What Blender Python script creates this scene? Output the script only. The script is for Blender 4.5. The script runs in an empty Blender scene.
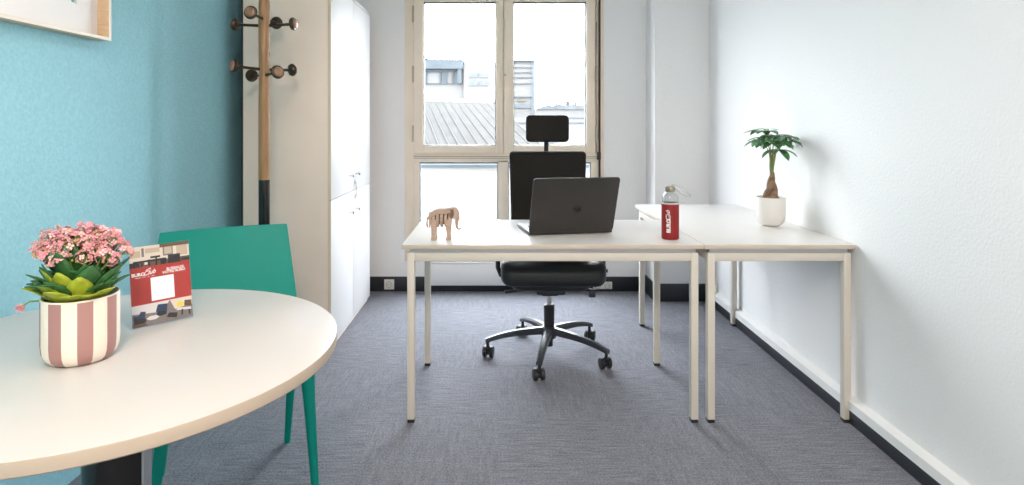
import bpy, bmesh, math, random
from mathutils import Vector, Matrix, Euler
random.seed(7)
C = bpy.context.scene.collection
PI = math.pi
CAMZ, F, VX, VY = 1.222, 600.0, 498.0, 124.5

# ------------------------------------------------------------------ materials
def srgb(r, g, b):
    def f(c):
        c /= 255.0
        return c / 12.92 if c <= .04045 else ((c + .055) / 1.055) ** 2.4
    return (f(r), f(g), f(b), 1)

def mat(name, col, rough=.5, metal=0, spec=.5, bump=None, vary=None, coat=0):
    m = bpy.data.materials.new(name); m.use_nodes = True
    nt = m.node_tree; b = nt.nodes['Principled BSDF']
    b.inputs['Base Color'].default_value = col
    b.inputs['Roughness'].default_value = rough
    b.inputs['Metallic'].default_value = metal
    b.inputs['Specular IOR Level'].default_value = spec
    b.inputs['Coat Weight'].default_value = coat
    tc = nt.nodes.new('ShaderNodeTexCoord')
    if vary:                                   # (scale, amount, stretch)
        mp = nt.nodes.new('ShaderNodeMapping'); mp.inputs['Scale'].default_value = vary[2]
        nz = nt.nodes.new('ShaderNodeTexNoise'); nz.inputs['Scale'].default_value = vary[0]; nz.inputs['Detail'].default_value = 4
        nt.links.new(tc.outputs['Object'], mp.inputs[0]); nt.links.new(mp.outputs[0], nz.inputs['Vector'])
        rp = nt.nodes.new('ShaderNodeValToRGB')
        a = vary[1]
        rp.color_ramp.elements[0].position = .3; rp.color_ramp.elements[1].position = .7
        rp.color_ramp.elements[0].color = tuple(c * (1 - a) for c in col[:3]) + (1,)
        rp.color_ramp.elements[1].color = tuple(min(1, c * (1 + a)) for c in col[:3]) + (1,)
        nt.links.new(nz.outputs['Fac'], rp.inputs[0]); nt.links.new(rp.outputs[0], b.inputs['Base Color'])
    if bump:                                   # (scale, strength, distance)
        nb = nt.nodes.new('ShaderNodeTexNoise'); nb.inputs['Scale'].default_value = bump[0]; nb.inputs['Detail'].default_value = 3
        nt.links.new(tc.outputs['Object'], nb.inputs['Vector'])
        bp = nt.nodes.new('ShaderNodeBump'); bp.inputs['Strength'].default_value = bump[1]; bp.inputs['Distance'].default_value = bump[2]
        nt.links.new(nb.outputs['Fac'], bp.inputs['Height']); nt.links.new(bp.outputs[0], b.inputs['Normal'])
    return m

def glass_mat(name, tint=(1, 1, 1, 1), refl=.06):
    m = bpy.data.materials.new(name); m.use_nodes = True
    nt = m.node_tree; nt.nodes.clear()
    o = nt.nodes.new('ShaderNodeOutputMaterial'); t = nt.nodes.new('ShaderNodeBsdfTransparent'); g = nt.nodes.new('ShaderNodeBsdfGlossy')
    t.inputs[0].default_value = tint; g.inputs['Roughness'].default_value = .03
    lw = nt.nodes.new('ShaderNodeLayerWeight'); lw.inputs[0].default_value = .25
    mu = nt.nodes.new('ShaderNodeMath'); mu.operation = 'MULTIPLY_ADD'; mu.inputs[1].default_value = .5 if refl > .02 else .18; mu.inputs[2].default_value = refl
    mx = nt.nodes.new('ShaderNodeMixShader')
    nt.links.new(lw.outputs['Facing'], mu.inputs[0]); nt.links.new(mu.outputs[0], mx.inputs[0])
    nt.links.new(t.outputs[0], mx.inputs[1]); nt.links.new(g.outputs[0], mx.inputs[2]); nt.links.new(mx.outputs[0], o.inputs[0])
    return m

def carpet_mat():
    m = bpy.data.materials.new('carpet'); m.use_nodes = True
    nt = m.node_tree; b = nt.nodes['Principled BSDF']; b.inputs['Roughness'].default_value = .95; b.inputs['Specular IOR Level'].default_value = .15
    N, L = nt.nodes.new, nt.links.new
    tc = N('ShaderNodeTexCoord')
    ck = N('ShaderNodeTexChecker'); ck.inputs['Scale'].default_value = 2.0
    L(tc.outputs['Object'], ck.inputs['Vector'])
    def streak(sc):
        mp = N('ShaderNodeMapping'); mp.inputs['Scale'].default_value = sc
        nz = N('ShaderNodeTexNoise'); nz.inputs['Scale'].default_value = 1; nz.inputs['Detail'].default_value = 5; nz.inputs['Roughness'].default_value = .7
        L(tc.outputs['Object'], mp.inputs[0]); L(mp.outputs[0], nz.inputs['Vector']); return nz
    a, c = streak((10, 95, 1)), streak((60, 9, 1))
    mx = N('ShaderNodeMix'); mx.data_type = 'FLOAT'
    mf = N('ShaderNodeMath'); mf.operation = 'MULTIPLY'; mf.inputs[1].default_value = .55
    L(ck.outputs['Fac'], mf.inputs[0]); L(mf.outputs[0], mx.inputs[0]); L(a.outputs['Fac'], mx.inputs[2]); L(c.outputs['Fac'], mx.inputs[3])
    fn = N('ShaderNodeTexNoise'); fn.inputs['Scale'].default_value = 150; fn.inputs['Detail'].default_value = 2
    L(tc.outputs['Object'], fn.inputs['Vector'])
    ad = N('ShaderNodeMix'); ad.data_type = 'FLOAT'; ad.inputs[0].default_value = .48
    L(mx.outputs[0], ad.inputs[2]); L(fn.outputs['Fac'], ad.inputs[3])
    rp = N('ShaderNodeValToRGB'); e = rp.color_ramp.elements
    e[0].position = .34; e[0].color = (.10, .105, .128, 1); e[1].position = .66; e[1].color = (.30, .305, .345, 1)
    L(ad.outputs[0], rp.inputs[0]); L(rp.outputs[0], b.inputs['Base Color'])
    bp = N('ShaderNodeBump'); bp.inputs['Strength'].default_value = .6; bp.inputs['Distance'].default_value = .004
    L(ad.outputs[0], bp.inputs['Height']); L(bp.outputs[0], b.inputs['Normal'])
    return m

M = {}
M['carpet'] = carpet_mat()
M['white_wall'] = mat('white_wall', (.83, .83, .835, 1), .75, bump=(95, .45, .004))
M['teal_wall'] = mat('teal_wall', (.30, .60, .69, 1), .7, bump=(95, .5, .004), vary=(90, .07, (1, 1, 1)))
M['ceiling'] = mat('ceiling_paint', (.82, .82, .81, 1), .9)
M['baseboard'] = mat('baseboard_dark', (.018, .022, .028, 1), .45)
M['white_trim'] = mat('white_trim', (.82, .82, .82, 1), .45)
M['frame'] = mat('window_cream', (.80, .70, .58, 1), .4, vary=(6, .03, (1, 1, 1)))
M['hinge'] = mat('hinge_tan', (.50, .42, .30, 1), .4)
M['gasket'] = mat('window_gasket', (.10, .13, .17, 1), .6)
M['brass'] = mat('brass_old', (.34, .27, .17, 1), .4, .7)
M['black'] = mat('black_plastic', (.018, .018, .02, 1), .4)
M['black_gloss'] = mat('black_gloss', (.008, .008, .008, 1), .15)
M['cabinet_white'] = mat('cabinet_white', (.66,.66,.67, 1), .6)
M['cabinet_side'] = mat('cabinet_side', (.86,.73,.63, 1), .4, vary=(3, .04, (1, 1, 1)))
M['edge'] = mat('edge_band', (.70, .58, .44, 1), .45)
M['chrome'] = mat('chrome', (.72, .72, .73, 1), .2, 1)
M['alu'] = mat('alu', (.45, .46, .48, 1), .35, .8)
M['desk_top'] = mat('desk_top', (.80, .775, .755, 1), .28, vary=(4, .015, (1, 1, 1)))
M['desk_edge_shaded'] = mat('desk_edge_shaded', (.62, .52, .42, 1), .45)  # rim of the white top, warm shade away from the window put into its colour
M['desk_leg'] = mat('desk_leg', (.68, .62, .545, 1), .35)
M['table_top'] = mat('table_top', (.61, .58, .557, 1), .3, vary=(3, .015, (1, 1, 1)))
M['table_edge_shaded'] = mat('table_edge_shaded', (.44, .365, .29, 1), .5)  # same laminate as the top, edge shading put into the colour
M['teal'] = mat('teal_plastic', (.0, .27, .215, 1), .45, spec=.25, bump=(500, .15, .001))
M['fabric'] = mat('chair_fabric', (.017, .015, .013, 1), .85, spec=.25, bump=(600, .4, .002), vary=(300, .2, (1, 1, 1)))
M['leather'] = mat('seat_leather', (.010, .012, .015, 1), .38, bump=(300, .2, .001))
M['chair_base'] = mat('chair_base', (.035, .042, .052, 1), .35)
M['laptop'] = mat('laptop_lid', (.030, .027, .025, 1), .45, bump=(350, .25, .001), vary=(200, .12, (1, 1, 1)))
M['laptop_silver'] = mat('laptop_silver', (.55, .60, .66, 1), .35, .3)
M['laptop_logo'] = mat('laptop_logo', (.008, .008, .009, 1), .2)
M['screen'] = mat('screen_dark', (.01, .01, .012, 1), .1)
M['oak'] = mat('coat_wood', (.36, .20, .09, 1), .4, vary=(14, .25, (6, 6, .5)))
M['bronze'] = mat('bronze', (.06, .045, .03, 1), .3, .6)
M['knob_wood'] = mat('knob_wood', (.30, .17, .10, 1), .3, vary=(40, .25, (1, 1, 1)))
M['plywood'] = mat('plywood', (.50, .35, .27, 1), .6, vary=(30, .15, (1, 1, 6)))
M['plywood_dark'] = mat('plywood_dark', (.20, .12, .08, 1), .65)
M['red'] = mat('red_sleeve', (.27, .008, .008, 1), .6, bump=(500, .2, .001))
M['white_print'] = mat('white_print', (.88, .86, .84, 1), .5)
M['cap'] = mat('bottle_cap', (.34, .29, .23, 1), .3, .8)
M['strap'] = mat('strap', (.55, .57, .55, 1), .6)
M['pot_white'] = mat('pot_white', (.80, .76, .72, 1), .4)
M['pot_mauve'] = mat('pot_mauve', (.38, .20, .185, 1), .5)
M['pot_cream'] = mat('pot_cream', (.80, .72, .62, 1), .45)
M['soil'] = mat('soil', (.05, .03, .02, 1), .95, bump=(80, .8, .01))
M['trunk'] = mat('trunk', (.25, .15, .09, 1), .8, bump=(60, .6, .004), vary=(25, .3, (1, 1, 3)))
M['trunk_green'] = mat('trunk_green', (.20, .25, .09, 1), .7)
M['leaf_dark'] = mat('leaf_dark', (.035, .13, .035, 1), .45, vary=(25, .35, (1, 1, 1)))
M['leaf_palm'] = mat('leaf_palm', (.06, .20, .06, 1), .4, vary=(25, .35, (1, 1, 1)))
M['leaf_lime'] = mat('leaf_lime', (.36, .42, .03, 1), .45, vary=(25, .25, (1, 1, 1)))
M['stem'] = mat('stem_green', (.20, .30, .07, 1), .5)
M['pink'] = mat('petal_pink', (.74, .29, .36, 1), .6, vary=(120, .18, (1, 1, 1)))
M['pink_light'] = mat('petal_pale', (.86, .52, .54, 1), .6)
M['bud'] = mat('bud', (.45, .42, .10, 1), .6)
M['acrylic'] = glass_mat('acrylic', (.985, .99, 1, 1), .0)
M['glass'] = glass_mat('pane_glass', (.97, .99, 1, 1), .03)
M['bottle_glass'] = glass_mat('bottle_glass', (.93, .95, .95, 1), .10)
M['card_red'] = mat('card_red', (.40, .035, .028, 1), .5)
M['paper'] = mat('paper', (.88, .88, .88, 1), .7)
M['mat_board'] = mat('mat_board', (.78, .74, .73, 1), .8)
M['frame_wood'] = mat('frame_wood', (.72, .52, .33, 1), .5, vary=(12, .1, (1, 8, 8)))
M['frame_front'] = mat('frame_front', (.84, .77, .69, 1), .5)
M['socket'] = mat('socket_white', (.78, .75, .70, 1), .4)
M['hole'] = mat('socket_hole', (.03, .03, .03, 1), .6)
for k, c in dict(p_dark=(.02, .02, .022), p_brown=(.13, .075, .045), p_tan=(.50, .40, .30), p_beige=(.68, .60, .50), p_navy=(.02, .045, .10),
                 p_grey=(.20, .17, .16), p_light=(.66, .63, .62), p_yellow=(.75, .60, .08), p_teal=(.12, .42, .45), p_coral=(.72, .25, .2)).items():
    M[k] = mat(k, c + (1,), .5)
M['x_white'] = mat('render_white', (.068,.0675,.067, 1), .9, spec=0)
M['x_near'] = mat('render_near', (.17,.168,.166, 1), .9, spec=0)
M['x_rail'] = mat('rail_grey', (.012, .014, .016, 1), .9, spec=0)
M['x_ground'] = mat('asphalt', (.05, .05, .05, 1), .9, spec=0)
M['x_roof'] = mat('zinc_roof', (.0375,.037,.0365, 1), .8, spec=0, vary=(5, .12, (1, 1, 1)))
M['x_rib'] = mat('zinc_seam', (.042,.0415,.041, 1), .8, spec=0)
M['x_blue'] = mat('slate_band', (.034,.040,.045, 1), .8, spec=0, vary=(2, .15, (1, 1, 1)))
M['x_glass'] = mat('far_glass', (.045,.052,.058, 1), .6, spec=0)
M['x_line'] = mat('far_line', (.030,.038,.045, 1), .8, spec=0)
M['x_far'] = mat('far_roof', (.045,.050,.054, 1), .9, spec=0, vary=(1, .2, (1, 1, 1)))
M['x_brown'] = mat('far_sign', (.05,.045,.036, 1), .9, spec=0)

# ------------------------------------------------------------------ mesh helpers
def nb(): return bmesh.new()

def _mark(bm, n0, mi, smooth):
    bm.faces.ensure_lookup_table()
    for f in bm.faces[n0:]:
        f.material_index = mi; f.smooth = smooth

def box(bm, lo, hi, bev=0, mi=0, M4=None, seg=2):
    t = bmesh.new(); bmesh.ops.create_cube(t, size=1)
    s = [hi[i] - lo[i] for i in range(3)]; c = [(hi[i] + lo[i]) / 2 for i in range(3)]
    for v in t.verts: v.co = Vector((v.co.x * s[0] + c[0], v.co.y * s[1] + c[1], v.co.z * s[2] + c[2]))
    if bev: bmesh.ops.bevel(t, geom=t.edges[:], offset=min(bev, min(s) * .49), segments=seg, affect='EDGES', profile=.5)
    t.normal_update()
    t.faces.index_update(); flat_ = {f.index for f in t.faces if max(abs(c) for c in f.normal) > .9999} if bev else None
    if M4: bmesh.ops.transform(t, matrix=M4, verts=t.verts)
    _merge(bm, t, mi, bool(bev), flat_)

def _merge(bm, t, mi, smooth, flat_=None):
    mp = {}
    for v in t.verts: mp[v] = bm.verts.new(v.co)
    for f in t.faces:
        try: g = bm.faces.new([mp[v] for v in f.verts])
        except ValueError: continue
        g.material_index = mi if mi is not None else f.material_index; g.smooth = smooth and not (flat_ and f.index in flat_)
    t.free()

def tube(bm, pts, r, n=10, mi=0, caps=True, up=None, sq=1.0):
    pts = [Vector(p) for p in pts]; rs = r if isinstance(r, (list, tuple)) else [r] * len(pts)
    rings = []; prev = None
    for i, p in enumerate(pts):
        d = (pts[min(i + 1, len(pts) - 1)] - pts[max(i - 1, 0)]).normalized()
        if prev is None:
            ref = Vector(up) if up else (Vector((0, 0, 1)) if abs(d.z) < .9 else Vector((0, 1, 0)))
            a = d.cross(ref).normalized()
        else:
            a = (prev - d * prev.dot(d)).normalized()
        prev = a; b = d.cross(a)
        rings.append([bm.verts.new(p + (a * math.cos(2 * PI * k / n) + b * math.sin(2 * PI * k / n) * sq) * rs[i]) for k in range(n)])
    for i in range(len(rings) - 1):
        for k in range(n):
            f = bm.faces.new([rings[i][k], rings[i][(k + 1) % n], rings[i + 1][(k + 1) % n], rings[i + 1][k]]); f.smooth = True; f.material_index = mi
    if caps:
        f = bm.faces.new(rings[0][::-1]); f.material_index = mi
        f = bm.faces.new(rings[-1]); f.material_index = mi

def lathe(bm, prof, n=32, mi=0, c=(0, 0, 0), M4=None, mfn=None, smooth=True):
    """prof: (radius, z) from bottom to top; a radius of 0 closes."""
    c = Vector(c); rings = []
    for r, z in prof:
        if r <= 1e-6: rings.append([bm.verts.new(c + Vector((0, 0, z)))])
        else: rings.append([bm.verts.new(c + Vector((r * math.cos(2 * PI * k / n), r * math.sin(2 * PI * k / n), z))) for k in range(n)])
    if M4:
        for R in rings:
            for v in R: v.co = M4 @ v.co
    for i in range(len(rings) - 1):
        A, B = rings[i], rings[i + 1]
        for k in range(n):
            q = (k + 1) % n
            if len(A) == 1 and len(B) == 1: continue
            vs = [A[0], B[q], B[k]] if len(A) == 1 else ([A[k], A[q], B[0]] if len(B) == 1 else [A[k], A[q], B[q], B[k]])
            f = bm.faces.new(vs); f.smooth = smooth; f.material_index = mfn(i, k) if mfn else mi

def prism(bm, pts, lo, hi, axis='y', mi=0, bev=0):
    """outline pts (a,b) extruded along axis between lo and hi."""
    t = bmesh.new()
    def P(a, b, h): return {'y': (a, h, b), 'x': (h, a, b), 'z': (a, b, h)}[axis]
    A = [t.verts.new(P(a, b, lo)) for a, b in pts]; B = [t.verts.new(P(a, b, hi)) for a, b in pts]
    n = len(pts)
    t.faces.new(A[::-1]); t.faces.new(B)
    for i in range(n): t.faces.new([A[i], A[(i + 1) % n], B[(i + 1) % n], B[i]])
    bmesh.ops.recalc_face_normals(t, faces=t.faces)
    if bev: bmesh.ops.bevel(t, geom=t.edges[:], offset=bev, segments=2, affect='EDGES', profile=.5)
    _merge(bm, t, mi, False)

def obj(name, bm, mats, parent=None, loc=None, autos=True):
    bmesh.ops.recalc_face_normals(bm, faces=bm.faces)
    me = bpy.data.meshes.new(name); bm.to_mesh(me); bm.free()
    for m in (mats if isinstance(mats, (list, tuple)) else [mats]): me.materials.append(M[m])
    if autos: me.set_sharp_from_angle(angle=math.radians(38))
    o = bpy.data.objects.new(name, me); C.objects.link(o)
    if parent: o.parent = parent
    if loc: o.location = loc
    return o

def tag(o, label=None, cat=None, group=None, kind=None):
    if label: o['label'] = label
    if cat: o['category'] = cat
    if group: o['group'] = group
    if kind: o['kind'] = kind
    return o

def thing(name, label, cat, loc=(0, 0, 0), rz=0, group=None):
    o = bpy.data.objects.new(name, None); C.objects.link(o); o.empty_display_size = .05
    o.location = loc; o.rotation_euler = (0, 0, rz)
    return tag(o, label, cat, group)

def struct(name, bm, mats, parent=None):
    o = obj(name, bm, mats, parent)
    if not parent: o['kind'] = 'structure'
    return o

def copy_tree(o, parent=None):
    c = o.copy(); C.objects.link(c); c.parent = parent
    for ch in list(o.children): copy_tree(ch, c)
    return c

def text(name, s, size, m, parent, M4, ext=.0003, shear=0, align='CENTER', bold=0):
    cu = bpy.data.curves.new(name, 'FONT'); cu.body = s; cu.size = size; cu.extrude = ext; cu.shear = shear
    cu.align_x = align; cu.align_y = 'CENTER'; cu.offset = bold; cu.resolution_u = 3
    t = bpy.data.objects.new(name, cu); C.objects.link(t)
    bpy.context.view_layer.update()
    me = bpy.data.meshes.new_from_object(t.evaluated_get(bpy.context.evaluated_depsgraph_get()))
    C.objects.unlink(t); bpy.data.objects.remove(t)
    me.materials.clear(); me.materials.append(M[m]); me.transform(M4)
    o = bpy.data.objects.new(name, me); C.objects.link(o); o.parent = parent
    return o

def ax(O, X, Y, Z):
    X, Y, Z, O = Vector(X), Vector(Y), Vector(Z), Vector(O)
    return Matrix(((X.x, Y.x, Z.x, O.x), (X.y, Y.y, Z.y, O.y), (X.z, Y.z, Z.z, O.z), (0, 0, 0, 1)))

# ------------------------------------------------------------------ the room
WL, WR, WB, PB, PX = -1.46, 1.465, 4.406, 4.152, 1.086
Y0, H = -1.5, 2.62
wx0, wx1, wz0, wz1 = -.683, .776, .222, 2.27     # window opening
b = nb(); box(b, (WL - .15, Y0 - .1, -.1), (WR + .15, WB + .3, 0)); struct('floor', b, 'carpet')
b = nb(); box(b, (WL - .15, Y0 - .1, H), (WR + .15, WB + .3, H + .1)); struct('ceiling', b, 'ceiling')
b = nb(); box(b, (WL - .12, Y0, 0), (WL, WB + .28, H)); struct('wall_left', b, 'teal_wall')
b = nb(); box(b, (WR, Y0, 0), (WR + .12, WB + .28, H)); struct('wall_right', b, 'white_wall')
b = nb(); box(b, (WL, Y0 - .1, 0), (WR, Y0, H)); struct('wall_rear', b, 'white_wall')
b = nb()
box(b, (WL, WB, 0), (wx0, WB + .28, H)); box(b, (wx1, WB, 0), (WR, WB + .28, H))
box(b, (wx0, WB, 0), (wx1, WB + .28, wz0)); box(b, (wx0, WB, wz1), (wx1, WB + .28, H))
struct('wall_back', b, 'white_wall')
b = nb(); box(b, (PX, PB, 0), (WR, WB, H), .004); struct('wall_pillar', b, 'white_wall')
b = nb(); box(b, (WL, WB - .011, 0), (PX, WB, .106), .002); struct('baseboard_back', b, 'baseboard')
b = nb(); box(b, (PX - .011, PB - .011, 0), (1.452, PB, .122), .002); box(b, (PX - .011, PB, 0), (PX, WB - .011, .122), .002)
struct('baseboard_pillar', b, 'baseboard')
b = nb(); box(b, (1.438, Y0, 0), (WR, PB - .011, .056), .001); struct('baseboard_right', b, 'baseboard')
b = nb(); prism(b, [(1.434, .056), (WR, .056), (WR, .106), (1.450, .100), (1.434, .092)], Y0, PB - .011, 'y', 0)
struct('trim_1', b, 'white_trim')
# low white duct cover under the window
b = nb(); box(b, (-.52, 4.372, .048), (.74, WB - .0005, .208), .003); box(b, (-.52, 4.366, .213), (.74, WB - .0005, .219), .001)
struct('trim_2', b, 'white_trim')
# cable duct on the right wall
b = nb(); box(b, (1.443, 3.70, .106), (WR, 3.735, .69), .002); struct('trim_3', b, 'white_trim')

# window
def ring_frame(bm, x0, x1, z0, z1, wl, wr, wb, wt, y0, y1, bev=.004, mi=0):
    box(bm, (x0, y0, z0), (x0 + wl, y1, z1), bev, mi); box(bm, (x1 - wr, y0, z0), (x1, y1, z1), bev, mi)
    box(bm, (x0 + wl - .001, y0 + .0006, z0), (x1 - wr + .001, y1, z0 + wb), bev, mi)
    box(bm, (x0 + wl - .001, y0 + .0006, z1 - wt), (x1 - wr + .001, y1, z1), bev, mi)
b = nb()
ring_frame(b, wx0, wx1, wz0, wz1, .068, .052, .045, .07, 4.392, 4.46)
box(b, (wx0 + .05, 4.394, .945), (wx1 - .04, 4.46, 1.012), .003)          # transom
box(b, (wx0 + .055, 4.380, .978), (wx1 - .045, 4.395, .986), .002)         # drip strip
box(b, (wx0 + .055, 4.380, .990), (wx1 - .045, 4.395, .998), .002)
box(b, (.0, 4.394, wz0 + .02), (.074, 4.46, .96), .004)                    # lower mullion
box(b, (wx0 + .06, 4.396, wz0 + .02), (-.574, 4.46, .96), .003); box(b, (.680, 4.396, wz0 + .02), (wx1 - .04, 4.46, .96), .003)
box(b, (wx0 + .06, 4.442, 1.0), (-.549, 4.459, 2.21)); box(b, (-.010, 4.442, 1.0), (.109, 4.459, 2.21)); box(b, (.648, 4.442, 1.0), (wx1 - .045, 4.459, 2.21)); box(b, (wx0 + .06, 4.4425, 2.125), (wx1 - .045, 4.4585, 2.22))
win = struct('window_1', b, 'frame')
b = nb(); box(b, (wx0 + .055, 4.3925, .9862), (wx1 - .045, 4.3938, .9898)); box(b, (wx0 + .055, 4.3925, .974), (wx1 - .045, 4.3938, .9778)); obj('transom_shadow_line', b, 'gasket', win)  # dark strips painting the shadow lines along the transom
SASH = [(-.614, .0385, -.545, -.0146), (.0415, .709, .1134, .6437)]
for (a0, a1, g0, g1) in SASH:
    b = nb(); ring_frame(b, a0, a1, 1.012, 2.20, g0 - a0, a1 - g1, .056, .082, 4.378, 4.44, .005)
    s = obj('window_sash', b, 'frame', win)
    b = nb(); ring_frame(b, g0 - .004, g1 + .004, 1.064, 2.122, .010, .010, .010, .012, 4.390, 4.43, 0)
    obj('window_gasket', b, 'gasket', s)
    b = nb(); box(b, (g0, 4.412, 1.068), (g1, 4.420, 2.118)); obj('glass_pane', b, 'glass', s)
for g0, g1 in ((-.574, 0), (.074, .680)):
    b = nb(); ring_frame(b, g0, g1, .267, .945, .006, .006, .006, .010, 4.400, 4.43, 0)
    s = obj('window_gasket', b, 'gasket', win)
    b = nb(); box(b, (g0 + .005, 4.412, .272), (g1 - .005, 4.420, .94)); obj('glass_pane', b, 'glass', win)
for hx in (-.622, .717):
    for hz in (2.03, 1.59, 1.155):
        b = nb(); tube(b, [(hx, 4.384, hz - .06), (hx, 4.384, hz + .06)], .0075, 10)
        for q in (-.02, .02): tube(b, [(hx, 4.384, hz + q - .002), (hx, 4.384, hz + q + .002)], .0088, 10)
        obj('window_hinge', b, 'hinge', win)
b = nb(); box(b, (.041, 4.370, 1.47), (.062, 4.379, 1.60), .003)
h = obj('handle_plate', b, 'frame', win)
b = nb(); tube(b, [(.051, 4.372, 1.535), (.051, 4.350, 1.535)], .008, 10); tube(b, [(.051, 4.348, 1.54), (.051, 4.344, 1.48), (.051, 4.346, 1.40)], [.009, .008, .006], 10, sq=.7)
obj('window_handle', b, 'frame', h)
b = nb(); box(b, (.046, 4.368, 1.575), (.056, 4.371, 1.590)); box(b, (.046, 4.368, 1.512), (.056, 4.371, 1.52)); obj('lock_cylinder', b, 'brass', h)
b = nb(); tube(b, [(.741, 4.380, .60), (.741, 4.380, 2.24)], .008, 8); obj('shutter_rod', b, 'black', win)
b = nb(); box(b, (.722, 4.366, .965), (.750, 4.392, 1.022), .004); obj('rod_bracket', b, 'black', win)

# sockets
def socket(label, c, axis, w=.072, hgt=.072, double=False, group=None):
    t = thing('wall_socket', label, 'socket', c, 0 if axis == 'y' else -PI / 2, group)
    b = nb(); W = w * (2 if double else 1)
    box(b, (-W / 2, -.010, -hgt / 2), (W / 2, 0, hgt / 2), .002); obj('socket_plate', b, 'socket', t)
    for k in ((-w / 2, w / 2) if double else (0,)):
        b = nb(); lathe(b, [(.023, 0), (.021, .0015), (.019, .0017), (.018, -.0005), (0, -.0005)], 24, M4=ax((k, -.010, 0), (1, 0, 0), (0, 0, 1), (0, -1, 0)))
        wll = obj('socket_well', b, 'alu', t)
        b = nb()
        for q in (-.008, .008): tube(b, [(k + q, -.0095, 0), (k + q, -.0112, 0)], .003, 8)
        tube(b, [(k, -.0095, .011), (k, -.0112, .011)], .002, 8)
        obj('socket_hole', b, 'hole', wll)
    return t
socket('white power socket on dark baseboard beside white cabinet', (-.796, WB - .011, .052), 'y')
socket('white double power socket on dark baseboard behind office chair', (.765, WB - .011, .045), 'y', .07, .052, True)
b = nb(); box(b, (-.013, -.02, -.032), (.013, 0, .032), .003); box(b, (-.005, -.022, -.012), (.008, -.0195, .012), .001, 1)
tag(obj('wall_switch', b, ['socket', 'hole'], None, (.795, WB, .152)), 'small cream switch box on white wall just above double socket', 'switch')
# cable coupling low on the right wall near the pillar
t = thing('power_plug', 'white plug with cable low on right wall beside pillar', 'plug', (WR, 4.03, .125))
b = nb(); box(b, (-.032, -.035, -.035), (0, .035, .035), .006); obj('plug_body', b, 'socket', t)
b = nb(); tube(b, [(-.031, 0, -.01), (-.046, 0, -.01)], .017, 14); obj('plug_head', b, 'brass', t)
b = nb(); tube(b, [(-.046, 0, -.01), (-.06, -.005, -.03), (-.05, -.015, -.055), (-.036, -.01, -.075)], .004, 8); obj('cable', b, 'socket', t)

# ------------------------------------------------------------------ tall cabinet
cab = thing('tall_cabinet', 'tall white two-tier cabinet with beige side against back wall', 'cabinet', (-1.13, 3.69, 0))
X0, X1, CY0, CY1 = -.232, .220, -.485, .49
b = nb(); box(b, (X0, CY0, .0), (X1, CY1, 2.0), .0015); obj('carcass', b, 'cabinet_side', cab)
b = nb(); box(b, (X0 - .010, CY0 + .002, .0), (X0, CY1 - .002, 1.995)); obj('back_panel', b, 'baseboard', cab)
b = nb(); box(b, (X1, CY0, 1.982), (X1 + .018, CY1, 2.0), .001); obj('top_rail', b, 'cabinet_white', cab)
b = nb(); box(b, (X1 - .02, CY0 + .01, 0), (X1 + .0005, CY1 - .01, .028)); obj('plinth', b, 'cabinet_side', cab)
for (z0, z1, kz) in ((.030, .8125, .695), (.8165, 1.979, .915)):
    for (y0, y1, ky) in ((CY0, .0005, -.09), (.0035, CY1, .07)):
        b = nb(); box(b, (X1 + .0006, y0, z0), (X1 + .018, y1, z1), .0012); 
        box(b, (X1 + .0004, y0 - .0006, z0), (X1 + .0176, y0 + .001, z1), 0, 1)
        d = obj('door', b, ['cabinet_white', 'edge'], cab)
        b = nb(); lathe(b, [(.006, 0), (.005, .012), (.010, .018), (.011, .024), (.008, .028), (0, .029)], 16, M4=ax((X1 + .018, ky, kz), (0, 1, 0), (0, 0, 1), (1, 0, 0)))
        obj('knob', b, 'chrome', d)
        if ky > 0:
            b = nb(); lathe(b, [(.011, 0), (.011, .003), (.006, .004), (.006, .010), (0, .010)], 16, M4=ax((X1 + .018, .045, .865 if z0 > .5 else .775), (0, 1, 0), (0, 0, 1), (1, 0, 0)))
            l = obj('lock', b, 'chrome', d)
            if z0 > .5:
                b = nb(); box(b, (X1 + .026, .040, .835), (X1 + .029, .058, .872), .001)
                tube(b, [(X1 + .028, .05 + .009 * math.sin(a), .826 + .012 * math.cos(a)) for a in [q * PI / 5 for q in range(11)]], .0013, 6)
                box(b, (X1 + .026, .052, .775), (X1 + .028, .068, .820), .001); box(b, (X1 + .0265, .036, .745), (X1 + .0282, .044, .79), .001)
                obj('key', b, 'alu', l)

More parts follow.
